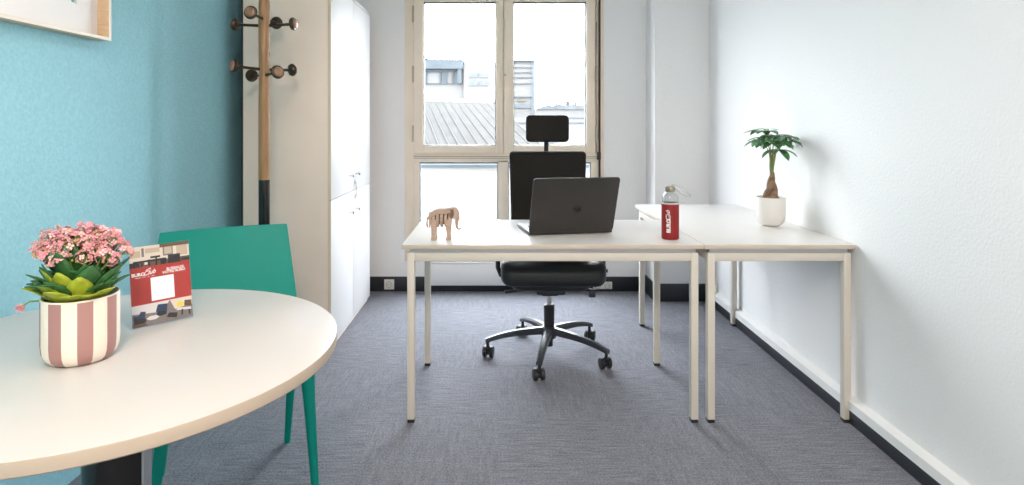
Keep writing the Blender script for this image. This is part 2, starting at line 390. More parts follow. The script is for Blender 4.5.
# ------------------------------------------------------------------ coat stand
cs = thing('coat_stand', 'wooden coat stand with bronze knob hooks before beige cabinet side', 'coat stand', (-1.13, 2.9, 0))
b = nb(); lathe(b, [(0, 0), (.17, 0), (.175, .006), (.17, .014), (.05, .022), (.028, .03), (0, .03)], 40); obj('base', b, 'black', cs)
b = nb(); lathe(b, [(0, .028), (.024, .028), (.026, .10), (.026, .955), (0, .955)], 24); obj('lower_pole', b, 'black_gloss', cs)
b = nb(); lathe(b, [(0, .9552), (.0265, .9552), (.0265, 1.30), (.0245, 1.48), (.0265, 1.62), (.0265, 1.80), (.024, 1.84), (.016, 1.865), (0, 1.87)], 24); obj('pole', b, 'oak', cs)
def hook(ang, z, L):
    d = Vector((math.cos(ang), math.sin(ang), 0)); p = d * .02
    b = nb(); up = Vector((0, 0, 1))
    tube(b, [p + up * z, d * (L * .5) + up * (z + .002), d * L + up * (z + .006)], [.008, .0065, .0075], 8)
    a = obj('hook_arm', b, 'bronze', cs)
    e = d * L + up * (z + .006)
    dd = (d + up * .12).normalized(); s = dd.cross(up).normalized(); u2 = s.cross(dd)
    b = nb(); m4 = ax(e, s, u2, dd)
    lathe(b, [(0, -.012), (.008, -.012), (.013, -.006), (.027, -.003), (.032, .006), (.030, .014), (.025, .0165), (0, .016)], 20, M4=m4)
    k = obj('hook_knob', b, 'bronze', a)
    b = nb(); lathe(b, [(.0245, .0155), (.022, .023), (.012, .0275), (0, .0285)], 20, M4=m4); obj('knob_cap', b, 'knob_wood', k)
for z, a0, dz in ((1.700, math.radians(-2.7), .030), (1.488, math.radians(45.3), -.028)):
    for q in range(4): hook(a0 + q * PI / 2, z + (dz if q % 2 else 0), .135)

# ------------------------------------------------------------------ teal chair
ux, uy = Vector((.86, .51, 0)).normalized(), Vector((-.51, .86, 0)).normalized()
O = Vector((-.89, 2.005, 0))
tc_ = thing('plastic_chair', 'teal plastic chair with wide backrest tucked behind round table', 'chair', O, math.atan2(ux.y, ux.x))
def loc(x, y, z): 
    v = Vector((x, y, 0)) - O; return Vector((v.dot(ux), v.dot(uy), z))
def legp(top, bot):
    b = nb(); T, B = Vector(top), Vector(bot)
    tube(b, [T, T.lerp(B, .25), T.lerp(B, .75), B], [.024, .019, .0135, .012], 12, sq=.9)
    obj('leg', b, 'teal', tc_)
legp(loc(-.775, 2.285, .43), loc(-.812, 2.31, 0)); legp(loc(-1.115, 2.08, .43), loc(-1.175, 2.09, 0))
legp(loc(-.622, 1.955, .43), loc(-.583, 1.927, 0)); legp(loc(-.965, 1.755, .43), loc(-1.0, 1.705, 0))
# backrest and seat from a curved grid
def sheet(bm, fn, nu, nv, th, mi=0):
    P = [[Vector(fn(i / nu, j / nv)) for j in range(nv + 1)] for i in range(nu + 1)]
    def nrm(i, j):
        a = P[min(i + 1, nu)][j] - P[max(i - 1, 0)][j]; c = P[i][min(j + 1, nv)] - P[i][max(j - 1, 0)]
        return a.cross(c).normalized()
    A = [[bm.verts.new(P[i][j] + nrm(i, j) * th / 2) for j in range(nv + 1)] for i in range(nu + 1)]
    B = [[bm.verts.new(P[i][j] - nrm(i, j) * th / 2) for j in range(nv + 1)] for i in range(nu + 1)]
    def q(*v):
        f = bm.faces.new(v); f.smooth = True; f.material_index = mi
    for i in range(nu):
        for j in range(nv):
            q(A[i][j], A[i + 1][j], A[i + 1][j + 1], A[i][j + 1]); q(B[i][j], B[i][j + 1], B[i + 1][j + 1], B[i + 1][j])
        q(A[i][0], B[i][0], B[i + 1][0], A[i + 1][0]); q(A[i][nv], A[i + 1][nv], B[i + 1][nv], B[i][nv])
    for j in range(nv):
        q(A[0][j], A[0][j + 1], B[0][j + 1], B[0][j]); q(A[nu][j], B[nu][j], B[nu][j + 1], A[nu][j + 1])
TR, TL, BR = loc(-.844, 2.40, .825), loc(-1.225, 2.174, .829), loc(-.77, 2.33, .47)
BL = BR + (TL - TR).normalized() * (.53); BL.z = .47
def backf(u, v):
    l = BL.lerp(TL, v); r = BR.lerp(TR, v); p = l.lerp(r, u); p.y += .03 * (1 - (2 * u - 1) ** 2) * (.4 + .6 * v); return p
b = nb(); sheet(b, backf, 14, 8, .012); o_ = obj('backrest', b, 'teal', tc_)
bmod = o_.modifiers.new('round', 'BEVEL'); bmod.width = .003; bmod.segments = 2; bmod.limit_method = 'ANGLE'
SF, SR = loc(-.60, 1.93, .445), loc(-.99, 1.72, .445)
def seatf(u, v):
    back = BL.lerp(BR, u); back.z = .47; back.y += .012; fr = SR.lerp(SF, u); p = back.lerp(fr, v)
    p.z = .468 - .022 * math.sin(v * PI) * (1 - (2 * u - 1) ** 2) - .018 * max(0, v - .8) * 5; return p
b = nb(); sheet(b, seatf, 12, 12, .014); obj('seat', b, 'teal', tc_)
b = nb()
fr = [loc(-.775, 2.28, .44), loc(-1.115, 2.08, .44), loc(-.965, 1.76, .44), loc(-.625, 1.96, .44)]
for i in range(4): tube(b, [fr[i], fr[(i + 1) % 4]], .012, 8)
obj('seat_frame', b, 'teal', tc_)

# ------------------------------------------------------------------ round table
TX, TY, TR_ = -.843, 1.327, .4705
rt = thing('round_table', 'round cream-topped meeting table on black column in left foreground', 'table', (TX, TY, 0))
b = nb(); R = TR_
lathe(b, [(0, .703), (R - .003, .703), (R, .706), (R, .726), (R - .0012, .729), (R - .003, .730), (0, .730)], 128, mfn=lambda i, k: 1 if i in (1, 2, 3) else 0)
obj('table_top', b, ['table_top', 'table_edge_shaded'], rt)
b = nb(); lathe(b, [(0, .012), (.066, .012), (.066, .69), (0, .69)], 48); obj('column', b, 'black_gloss', rt)
b = nb(); lathe(b, [(0, .688), (.15, .688), (.16, .7029), (0, .7029)], 40); obj('top_flange', b, 'black', rt)
b = nb(); lathe(b, [(0, 0), (.285, 0), (.285, .006), (.27, .011), (.08, .018), (0, .018)], 56); obj('base', b, 'black', rt)
b = nb(); box(b, (.06, -.016, .03), (.069, .016, .686), .003); obj('column_highlight', b, 'alu', rt)  # grey strip drawn as the highlight down the side of the glossy column

# ------------------------------------------------------------------ desks
def desk(label, x0, x1, y0, y1, inset):
    cx, cy = (x0 + x1) / 2, (y0 + y1) / 2
    t = thing('desk', label, 'desk', (cx, cy, 0))
    w, d = (x1 - x0) / 2, (y1 - y0) / 2
    b = nb(); box(b, (-w, -d, .712), (w, d, .730), .0015)
    b.faces.ensure_lookup_table()
    for f in b.faces:
        if abs(f.normal.z) < .5 or True:
            c = f.calc_center_median()
            if abs(c.z - .721) < .0085: f.material_index = 1
    obj('desk_top', b, ['desk_top', 'desk_edge_shaded'], t)
    L = .030; a0, a1 = -w + inset, w - inset; c0, c1 = -d + .004, d - .035
    b = nb(); z0, z1 = .662, .695
    for yy in (c0, c1 - L): box(b, (a0 + L - .0005, yy + .0015, z0), (a1 - L + .0005, yy + L - .0015, z1), .0015)
    for xx in (a0, a1 - L): box(b, (xx + .0015, c0 + L - .0005, z0), (xx + L - .0015, c1 - L + .0005, z1), .0015)
    obj('desk_frame', b, 'desk_leg', t)
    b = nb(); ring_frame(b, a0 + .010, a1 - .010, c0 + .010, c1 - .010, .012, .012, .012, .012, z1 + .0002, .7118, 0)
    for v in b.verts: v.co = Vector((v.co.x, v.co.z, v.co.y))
    obj('shaded_gap_strip', b, 'alu', t)  # grey strip filling the recess under the top, standing in for its shade
    for xx in (a0, a1 - L):
        for yy in (c0, c1 - L):
            b = nb(); box(b, (xx, yy, .013), (xx + L, yy + L, .6955), .0022); lg = obj('leg', b, 'desk_leg', t)
            b = nb(); box(b, (xx + .001, yy + .001, 0), (xx + L - .001, yy + L - .001, .0128), .001); obj('foot_cap', b, 'black', lg)
    return t
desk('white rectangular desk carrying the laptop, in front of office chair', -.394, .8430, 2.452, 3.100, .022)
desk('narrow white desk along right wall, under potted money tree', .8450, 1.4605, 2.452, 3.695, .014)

# ------------------------------------------------------------------ office chair
oc = thing('office_chair', 'black swivel office chair with headrest, in front of window', 'office chair', (.27, 3.17, 0))
def rslab(bm, w, h, t, r, fn, n=8, mi=0, nz=10, pillow=.5):
    """rounded-rectangle cushion, outline w x h (a,b), thickness t; fn(a,b,c)->point."""
    def ring(s, c):
        pts = []
        ww, hh = w / 2 - (1 - s) * t * .5, h / 2 - (1 - s) * t * .5; rr = max(r - (1 - s) * t * .5, .004)
        for qx, qy, a0 in ((1, 1, 0), (-1, 1, PI / 2), (-1, -1, PI), (1, -1, 1.5 * PI)):
            for k in range(n + 1):
                a = a0 + PI / 2 * k / n
                pts.append((qx * (ww - rr) + rr * math.cos(a), qy * (hh - rr) + rr * math.sin(a)))
        return [bm.verts.new(fn(a, b_, c)) for a, b_ in pts]
    prof = [(math.cos(x) ** .75, math.copysign(abs(math.sin(x)) ** .85, math.sin(x))) for x in [(-PI / 2 + PI * k / nz) for k in range(nz + 1)]]
    prof[0] = (0, -1); prof[-1] = (0, 1)
    rings = [ring(max(p[0], 0) ** .7, p[1] * t / 2) for p in prof]
    N = len(rings[0])
    for i in range(nz):
        for k in range(N):
            f = bm.faces.new([rings[i][k], rings[i][(k + 1) % N], rings[i + 1][(k + 1) % N], rings[i + 1][k]]); f.smooth = True; f.material_index = mi
    def cap(ring_, cc):
        # grid-free cap: shrink rings to keep the surface bending with fn
        prev = ring_; 
        base = [v.co.copy() for v in ring_]
        return prev
    # caps through concentric rings
    for end, c in ((rings[0], -t / 2), (rings[-1], t / 2)):
        prev = end
        for s in (.75, .5, .25):
            cur = []
            for k in range(N):
                ww, hh, rr = w / 2 - t * .5, h / 2 - t * .5, max(r - t * .5, .004)
                q = k // (n + 1); a = q * PI / 2 + PI / 2 * (k % (n + 1)) / n
                qx, qy = ((1, 1), (-1, 1), (-1, -1), (1, -1))[q]
                cur.append(bm.verts.new(fn((qx * (ww - rr) + rr * math.cos(a)) * s, (qy * (hh - rr) + rr * math.sin(a)) * s, c * (1 + pillow * .25 * (1 - s)))))
            for k in range(N):
                f = bm.faces.new([prev[k], prev[(k + 1) % N], cur[(k + 1) % N], cur[k]]); f.smooth = True; f.material_index = mi
            prev = cur
        f = bm.faces.new(prev); f.smooth = True; f.material_index = mi
# seat (front towards camera, -y)
def seat_fn(a, b_, c):
    w_ = 1 - .10 * max(0, (b_ + .23) / .46)
    return (a * w_ + .005, b_ - .015, .487 + c + .018 * (a / .25) ** 2 * (c > 0) - .03 * max(0, (-b_ - .12) / .12) ** 2)
b = nb(); rslab(b, .53, .47, .085, .06, seat_fn); obj('seat', b, 'leather', oc)
b = nb(); rslab(b, .40, .36, .065, .06, lambda a, b_, c: (a, b_, .418 + c)); obj('seat_shell', b, 'black', oc)
# backrest
def back_fn(a, b_, c):
    v = (b_ + .29) / .58
    wv = .93 + .07 * v
    return (a * wv + .012, .255 + c - .045 * (a / .22) ** 2 + .05 * v - .035 * math.sin(v * PI * .8), .775 + b_ + .006 * (a / .22) ** 2 * (v > .9))
b = nb(); rslab(b, .436, .58, .055, .022, back_fn); obj('backrest', b, 'fabric', oc)
b = nb(); tube(b, [(.012, .30, .40), (.012, .335, .52), (.012, .325, .70), (.012, .33, .95)], [.022, .022, .02, .018], 12, sq=.5); tube(b, [(0, .10, .415), (.006, .2, .405), (.012, .30, .41)], .022, 12, sq=.6)
obj('back_support', b, 'black', oc)
# headrest
b = nb(); tube(b, [(.012, .335, .92), (.012, .34, 1.06), (.012, .33, 1.12), (.012, .30, 1.19)], .013, 10, sq=.6); obj('headrest_stem', b, 'black', oc)
b = nb(); rslab(b, .247, .155, .05, .026, lambda a, b_, c: (a + .013, .272 + c + .02 * (-(a / .12) ** 2 + 1), 1.198 + b_)); obj('headrest', b, 'fabric', oc)
for s in (-1, 1):
    b = nb(); x = s * .272 + .007
    tube(b, [(s * .12, -.01, .415), (s * .22, -.01, .418), (x - s * .01, -.01, .43), (x + s * .005, -.01, .47), (x + s * .006, -.01, .56), (x, -.01, .655)], [.014, .014, .016, .016, .015, .014], 12, sq=.8)
    a = obj('armrest_post', b, 'black', oc)
    b = nb(); rslab(b, .07, .23, .03, .03, lambda p, q, c: (x + p, -.02 + q, .668 + c)); obj('armrest_pad', b, 'black', a)
b = nb(); box(b, (-.075, -.12, .352), (.075, .12, .40), .012, seg=3); box(b, (-.045, -.06, .330), (.045, .06, .36), .01); obj('tilt_mechanism', b, 'chair_base', oc)
for s, y in ((-1, -.05), (1, -.03)):
    b = nb(); tube(b, [(s * .06, y - .05, .379), (s * .16, y - .07, .378), (s * .235, y - .08, .374)], [.011, .011, .016], 10, sq=.55)
    if s > 0: box(b, (.19, -.135, .345), (.225, -.10, .38), .006)
    obj('lever', b, 'chair_base', oc)
b = nb(); lathe(b, [(0, .22), (.0145, .22), (.0145, .335), (0, .335)], 20); obj('gas_piston', b, 'chrome', oc)
b = nb(); lathe(b, [(0, .055), (.020, .055), (.022, .10), (.026, .12), (.029, .268), (.022, .273), (0, .273)], 24); obj('gas_column', b, 'black', oc)
b = nb(); lathe(b, [(0, .098), (.036, .098), (.045, .12), (.045, .145), (.035, .158), (0, .158)], 28); obj('base_hub', b, 'chair_base', oc)
for q in range(5):
    a = math.radians(257 + 72 * q - (3 if q == 1 else 0)); d = Vector((math.cos(a), math.sin(a), 0)); s = Vector((-d.y, d.x, 0))
    b = nb(); rings = []
    for i in range(11):
        v = i / 10; r = .035 + v * .302; zc = .138 - .012 * v - .035 * v ** 3; hw = .022 - .007 * v; hh = .017 - .007 * v
        R_ = []
        for (p, z) in ((-1, -1), (-1, .3), (-.55, 1), (.55, 1), (1, .3), (1, -1)): R_.append(b.verts.new(d * r + s * (p * hw) + Vector((0, 0, zc + z * hh))))
        rings.append(R_)
    for i in range(10):
        for k in range(6): f = b.faces.new([rings[i][k], rings[i][(k + 1) % 6], rings[i + 1][(k + 1) % 6], rings[i + 1][k]]); f.smooth = True
    b.faces.new(rings[0][::-1]); b.faces.new(rings[-1])
    obj('base_arm', b, 'chair_base', oc)
    e = d * .325
    ca = -PI / 2 + (.15, .25, -.35, .3, -.2)[q]; cd = Vector((math.cos(ca), math.sin(ca), 0)); sd = Vector((-cd.y, cd.x, 0)); cc = e - cd * .014
    b = nb(); tube(b, [e + Vector((0, 0, .05)), e + Vector((0, 0, .098))], .008, 10)
    tube(b, [cc + Vector((0, 0, .029)) - sd * .008, cc + Vector((0, 0, .029)) + sd * .008], .018, 14); tube(b, [cc + sd * 0 + Vector((0, 0, .029)), e + Vector((0, 0, .058))], [.014, .012], 10)
    cst = obj('caster', b, 'black', oc)
    for sg in (-1, 1):
        b = nb(); m4 = ax(cc + sd * (sg * .010) + Vector((0, 0, .029)), cd, (0, 0, 1), sd * sg)
        lathe(b, [(0, 0), (.0285, 0), (.029, .003), (.029, .013), (.025, .018), (.010, .020), (0, .020)], 24, M4=m4); obj('caster_wheel', b, 'black', cst)

# ------------------------------------------------------------------ laptop
hd = Vector((.991, .131, 0)); bk = Vector((-.131, .991, 0))
lp = thing('laptop', 'open dark grey laptop seen from behind, on white desk', 'laptop', (.137 + .0, 2.645, .7305), math.radians(10.2))
b = nb(); box(b, (0, .0, .003), (.387, .252, .016), .006, seg=3); obj('laptop_base', b, 'laptop', lp)
b = nb(); box(b, (.003, .008, .0155), (.384, .249, .0172), .0005); k_ = obj('keyboard_deck', b, 'laptop_silver', lp)
b = nb()
for r in range(5):
    for c in range(15): box(b, (.028 + c * .0215, .045 + r * .021, .0172), (.0465 + c * .0215, .062 + r * .021, .0186))
obj('keyboard', b, 'black', k_)
b = nb(); box(b, (.125, .168, .0172), (.235, .228, .0176)); obj('touchpad', b, 'alu', k_)
for x in (.03, .33):
    for y in (.02, .22): b = nb(); box(b, (x, y, 0), (x + .03, y + .01, .0035), .001); obj('rubber_foot', b, 'black', lp)
tilt = math.radians(21)
up = Vector((0, -math.sin(tilt), math.cos(tilt))); nn = Vector((0, -math.cos(tilt), -math.sin(tilt)))   # nn: outward (towards camera)
LM = ax((0, .004, .012), (1, 0, 0), up, nn)   # local: x along hinge, y up lid, z outward
b = nb()
def lidf(a, b_, c): return LM @ Vector((a + .193, b_ + .135, c + .004 - .003 * ((a / .1875) ** 4)))
rslab(b, .390, .266, .010, .014, lidf, pillow=.1); lid = obj('laptop_lid', b, 'laptop', lp)
b = nb(); box(b, (.008, .012, -.0026), (.379, .258, -.0012), 0, 0, LM); obj('screen', b, 'screen', lid)
b = nb(); tube(b, [(.03, .004, .012), (.345, .004, .012)], .006, 12); obj('hinge', b, 'laptop', lp)
lg = nb(); RM = LM @ Matrix.Translation((.205, .118, .0102))
lathe(lg, [(.0165, 0), (.0185, 0), (.0185, .0006), (.0165, .0006), (.0165, 0)], 40, M4=RM); 
logo = obj('lid_logo', lg, 'laptop_logo', lid)
text('logo_letters', 'hp', .026, 'laptop_logo', logo, RM @ Matrix.Translation((0, .0005, .0003)), .0003, .25, bold=.0006)

# ------------------------------------------------------------------ wooden elephant (faces right)
el = thing('wooden_elephant', 'small slatted plywood elephant figurine on left end of desk', 'figurine', (-.232, 2.572, .7305))
S = .001
# body ribs: slats crossing the body axis
b = nb()
def rib(x, zc, ry, rz, th=.0055):
    n = 20; pts = []
    for k in range(n): a = 2 * PI * k / n; pts.append((ry * math.cos(a), zc + rz * math.sin(a)))
    prism(b, pts, x - th / 2, x + th / 2, 'x')
for x, zc, ry, rz in ((-.058, .092, .018, .024), (-.043, .089, .027, .034), (-.0255, .088, .031, .036), (-.008, .088, .032, .036), (.0095, .089, .031, .035), (.027, .093, .027, .031)): rib(x, zc, ry, rz, .0108)
obj('body_ribs', b, 'plywood', el)
# spine/side profile plates
prof = [(-.060, .050), (-.062, .072), (-.064, .092), (-.060, .105), (-.050, .117), (-.038, .125), (-.020, .131), (.0, .132), (.020, .133), (.034, .135),
        (.034, .112), (.020, .112), (.0, .112), (-.02, .112), (-.04, .107), (-.054, .090), (-.056, .07)]
b = nb()
for y in (-.016, 0, .016): prism(b, [(x, z) for x, z in prof], y - .003, y + .003, 'y')
prism(b, [(-.05, .1), (-.052, .108), (-.036, .1215), (-.016, .1245), (.010, .1255), (.030, .127), (.030, .116), (.004, .113), (-.02, .112), (-.040, .106)], -.0285, -.022, 'y')
prism(b, [(-.05, .1), (-.052, .108), (-.036, .1215), (-.016, .1245), (.010, .1255), (.030, .127), (.030, .116), (.004, .113), (-.02, .112), (-.040, .106)], .022, .0285, 'y')
obj('back_plate', b, 'plywood', el)
b = nb(); box(b, (-.055, -.014, .066), (.030, .014, .112)); obj('rib_gap_shade', b, 'plywood_dark', el)  # dark filler that paints the shade seen between the ribs
for lx, top in ((-.042, .085), (.020, .088)):
    for y in (-.018, .018):
        b = nb()
        o_l = [(lx - .012, top), (lx + .014, top), (lx + .011, .045), (lx + .009, .016), (lx + .012, .008), (lx + .012, 0), (lx - .010, 0), (lx - .010, .010), (lx - .008, .020), (lx - .009, .045)]
        for q in (-.0075, 0, .0075): prism(b, o_l, y + q - .0034, y + q + .0034, 'y', bev=.0008)
        obj('leg', b, 'plywood', el)
# head plates
hp_ = [(.026, .133), (.034, .138), (.046, .138), (.056, .133), (.063, .122), (.066, .108), (.064, .100), (.058, .094), (.046, .092), (.036, .088), (.026, .092), (.024, .11)]
b = nb()
for y, s in ((-.016, .85), (-.008, .95), (0, 1), (.008, .95), (.016, .85)):
    prism(b, [(.045 + (x - .045) * s, .112 + (z - .112) * s) for x, z in hp_], y - .0036, y + .0036, 'y', bev=.001)
hh = obj('head', b, 'plywood', el)
ear = [(.028, .130), (.040, .132), (.044, .120), (.043, .104), (.038, .092), (.030, .088), (.026, .098), (.024, .115)]
for y in (-.0235, .0235):
    b = nb(); prism(b, ear, y - .003, y + .003, 'y', bev=.0008); obj('ear', b, 'plywood_dark', hh)
b = nb(); tube(b, [(.056, 0, .108), (.057, 0, .090), (.055, 0, .070), (.0555, 0, .055), (.060, 0, .045), (.067, 0, .042), (.072, 0, .046), (.072, 0, .051)], [.011, .0095, .0075, .006, .005, .0045, .004, .003], 10)
obj('trunk', b, 'plywood', hh)
for y in (-.010, .010):
    b = nb(); tube(b, [(.055, y, .094), (.062, y, .088), (.069, y, .087)], [.003, .0025, .001], 8); obj('tusk', b, 'plywood', hh)
b = nb(); tube(b, [(-.060, 0, .100), (-.070, 0, .088), (-.073, 0, .070), (-.071, 0, .058), (-.068, 0, .050)], [.004, .004, .0035, .0045, .001], 8); obj('tail', b, 'plywood', el)

# ------------------------------------------------------------------ bottle
bt = thing('water_bottle', 'glass water bottle in red sleeve on right end of desk', 'bottle', (.742, 2.585, .7305))
b = nb(); lathe(b, [(0, 0), (.030, 0), (.034, .004), (.034, .158), (.034, .176), (.031, .188), (.022, .197), (.0165, .201), (.0165, .212)], 32)
obj('glass_body', b, 'bottle_glass', bt)
b = nb(); lathe(b, [(0, .003), (.0325, .003), (.0325, .145), (0, .145)], 32); obj('water', b, 'bottle_glass', bt)
b = nb(); lathe(b, [(.029, -.0003), (.0345, .0006), (.0365, .005), (.0368, .150), (.0355, .1535), (.0345, .153), (.0345, .004), (.0345, .001)], 40); slv = obj('sleeve', b, 'red', bt)
b = nb(); lathe(b, [(.0366, .150), (.0374, .152), (.0372, .156), (.035, .1575), (.0345, .154)], 40); obj('sleeve_hem', b, 'strap', slv)
b = nb(); lathe(b, [(0, .2025), (.0185, .2025), (.020, .204), (.020, .222), (.018, .225), (0, .2255)], 32)
for k in range(20):
    a = 2 * PI * k / 20; tube(b, [(.0198 * math.cos(a), .0198 * math.sin(a), .205), (.0198 * math.cos(a), .0198 * math.sin(a), .221)], .0012, 5)
cp = obj('cap', b, 'cap', bt)
b = nb(); pts = []
for k in range(25):
    v = k / 24 * 2 * PI
    pts.append((.006 + .040 * (1 - math.cos(v)), -.006 * math.sin(v) - .004, .232 - .038 * (1 - math.cos(v)) / 2 * 1.25 + .010 * math.sin(v)))
tube(b, pts, .0028, 8, up=(0, 1, 0), sq=1.8); obj('carry_strap', b, 'strap', cp)
# rotated logo wrapped on the sleeve, left of centre
def wrap(me, r, a0):
    for v in me.vertices:
        x, y, z = v.co; a = a0 + x / r; v.co = ((r + z) * math.sin(a), -(r + z) * math.cos(a), y)
R90 = Matrix.Rotation(PI / 2, 4, 'Z')
for nm, s_, sz, x_, y_, sh, bo in (('sleeve_lettering', 'BURO', .022, .0015, .060, 0, .0009), ('sleeve_script', 'Club', .024, -.001, .102, .5, .0003)):
    o_ = text(nm, s_, sz, 'white_print', slv, Matrix.Translation((x_, y_, 0)) @ R90, .0003, sh, bold=bo)
    wrap(o_.data, .0372, -.50)
b = nb(); box(b, (.008, .036, -.0002), (.0095, .105, .0003)); o_ = obj('sleeve_line', b, 'white_print', slv, autos=False); wrap(o_.data, .0372, -.50)

# ------------------------------------------------------------------ leaves
def leaf(bm, base, dirv, length, width, droop, mi=0, fold=.25, nseg=6, up=Vector((0, 0, 1)), shape=1.0, thick=0):
    d = Vector(dirv).normalized(); base = Vector(base); pos = base.copy(); prev = None; cur = d.copy()
    rows = []
    for i in range(nseg + 1):
        v = i / nseg; side = cur.cross(up)
        if side.length < .05: side = cur.cross(Vector((1, 0, 0)))
        side.normalize(); nrm = side.cross(cur).normalized()
        w = width / 2 * (math.sin(PI * min(1, v ** shape * .96 + .02)) ** .8)
        rows.append([bm.verts.new(pos - side * w + nrm * w * fold), bm.verts.new(pos), bm.verts.new(pos + side * w + nrm * w * fold)])
        pos = pos + cur * (length / nseg); cur = (cur - up * droop / nseg).normalized()
    for i in range(nseg):
        for k in (0, 1):
            f = bm.faces.new([rows[i][k], rows[i][k + 1], rows[i + 1][k + 1], rows[i + 1][k]]); f.smooth = True; f.material_index = mi

def leaf_obj(name, bm, mats, parent, th=.0008):
    me = bpy.data.meshes.new(name); bm.to_mesh(me); bm.free()
    for m in mats: me.materials.append(M[m])
    o = bpy.data.objects.new(name, me); C.objects.link(o); o.parent = parent
    md = o.modifiers.new('thick', 'SOLIDIFY'); md.thickness = th; md.offset = 0
    return o

# money tree
mt = thing('potted_money_tree', 'small money tree with braided trunk in round white pot', 'potted plant', (1.330, 2.925, .7305))
b = nb(); lathe(b, [(0, 0), (.030, 0), (.040, .002), (.056, .014), (.063, .030), (.0665, .050), (.068, .135), (.067, .139), (.064, .139), (.063, .135), (.062, .12), (.0, .12)], 48)
obj('pot', b, 'pot_white', mt)
b = nb(); lathe(b, [(0, .1295), (.03, .1285), (.062, .1265), (.062, .1205), (0, .1205)], 32); obj('soil', b, 'soil', mt)
b = nb(); tree = [[] for _ in range(3)]; rad = []
for i in range(22):
    v = i / 21; z = .125 + v * .135; rr = .019 * (1 - v) ** 1.1 + .0065
    for s in range(3):
        a = s * 2 * PI / 3 + v * 4.2; tree[s].append((rr * .8 * math.cos(a) + .006 * v, rr * .8 * math.sin(a), z))
    rad.append(.0165 * (1 - v) ** 1.1 + .0050)
for s in range(3): tube(b, tree[s], rad, 10)
obj('trunk', b, 'trunk', mt)
sb_, lb_ = nb(), nb()
heads = [(-.035, -.01, .395, 6), (.03, .02, .375, 6), (-.02, .03, .350, 6), (.055, -.02, .345, 6), (.012, -.035, .335, 6), (.015, .0, .370, 6), (-.045, -.03, .345, 5), (.035, -.04, .365, 5), (.0, .04, .36, 5), (.065, .02, .355, 5), (.02, -.02, .31, 4)]
heads = [(x * 1.0, y * 1.1, z + .060, n_) for x, y, z, n_ in heads]
top = Vector((.006, 0, .262))
for q in range(3): tube(sb_, [(.006 + .005 * math.cos(q * 2.1), .005 * math.sin(q * 2.1), .235), (.005 + .008 * math.cos(q * 2.1 + 1), .008 * math.sin(q * 2.1 + 1), .29), (.008 + .014 * math.cos(q * 2.1 + 1.5), .014 * math.sin(q * 2.1 + 1.5), .345)], [.0055, .0045, .003], 8)
for hi_, (hx, hy, hz, nl) in enumerate(heads):
    P = Vector((hx, hy, hz)); mid = top.lerp(P, .5) + Vector((hx * -.2, hy * -.2, .012))
    tube(sb_, [top + Vector((0, 0, -.01)), mid, P], [.003, .0022, .0016], 6)
    base_a = math.atan2(hy, hx) if abs(hx) + abs(hy) > .01 else 0
    for k in range(nl):
        a = base_a + (k - (nl - 1) / 2) * (2 * PI / nl) * .92 + random.uniform(-.12, .12)
        L_ = random.uniform(.085, .112) * (1 if abs(k - (nl - 1) / 2) < 1.6 else .75)
        leaf(lb_, P, (math.cos(a), math.sin(a), .25 if hz > .37 else .0), L_, .039, random.uniform(.75, 1.5), fold=.18, shape=1.25)
# a high sprig reaching left
tube(sb_, [top, (-.004, 0, .40), (-.012, 0, .468)], [.0025, .002, .0014], 6)
for a, l in ((PI, .085), (PI * .86, .06), (.1, .045), (-.5, .05), (1.2, .05), (-2.3, .06)): leaf(lb_, (-.012, 0, .468), (math.cos(a), math.sin(a), .12), l, .017, .45, fold=.15, shape=1.2)
obj('stems', sb_, 'trunk_green', mt); leaf_obj('foliage', lb_, ['leaf_palm'], mt)

# flowering plant in striped pot
fp = thing('flowering_plant', 'pink kalanchoe in mauve and cream striped pot on round table', 'potted plant', (-.877, 1.262, .7305))
NS = 16 * 6
def stripe(i, k): return 1 if ((k + 9) // 6) % 2 else 0
b = nb()
lathe(b, [(0, 0), (.044, 0), (.055, .003), (.064, .012), (.0685, .024), (.070, .042), (.070, .133), (.069, .136), (.067, .136), (.066, .131), (.066, .10), (0, .10)], NS, mfn=lambda i, k: stripe(i, k) if i < 6 else 0)
obj('pot', b, ['pot_cream', 'pot_mauve'], fp).rotation_euler.z = -.075
b = nb(); lathe(b, [(0, .113), (.03, .112), (.067, .110), (.067, .101), (0, .101)], 32); obj('soil', b, 'soil', fp)
lb_, l2_ = nb(), nb()
for k in range(56):
    a = random.uniform(0, 2 * PI); r = random.uniform(.0, .045); e = random.uniform(.65, 1.4)
    base = (r * math.cos(a), r * math.sin(a), .115 + random.uniform(0, .03))
    if -1.2 < ((a + PI) % (2 * PI)) - PI < 1.0: e = max(e, 1.05)
    leaf(lb_, base, (math.cos(a) * math.cos(e), math.sin(a) * math.cos(e), math.sin(e)), random.uniform(.06, .095), random.uniform(.036, .052), random.uniform(.2, .8), 0, fold=.25, shape=.8)
for (a, e, l, w, hz) in ((-2.0, 1.05, .075, .062, .118), (-2.45, .85, .072, .056, .118), (-1.65, .95, .066, .060, .116), (-2.9, .95, .066, .050, .12), (-1.2, .75, .06, .050, .122), (-.75, .7, .056, .046, .124), (-1.0, 1.15, .078, .05, .12), (-.3, .8, .06, .042, .122), (-2.2, 1.3, .085, .055, .12), (-1.5, 1.25, .085, .05, .12)):
    leaf(l2_, (.042 * math.cos(a), .042 * math.sin(a), hz), (math.cos(a) * math.cos(e), math.sin(a) * math.cos(e), math.sin(e)), l, w, .55, 0, fold=.2, shape=.85)
for k in range(18):
    a = k * 2.4; r = .02 + .02 * random.random()
    leaf(lb_, (r * math.cos(a), r * math.sin(a), .14 + .03 * random.random()), (math.cos(a) * .4, math.sin(a) * .4, 1), random.uniform(.075, .10), .034, .5, 0, fold=.2, shape=.85)
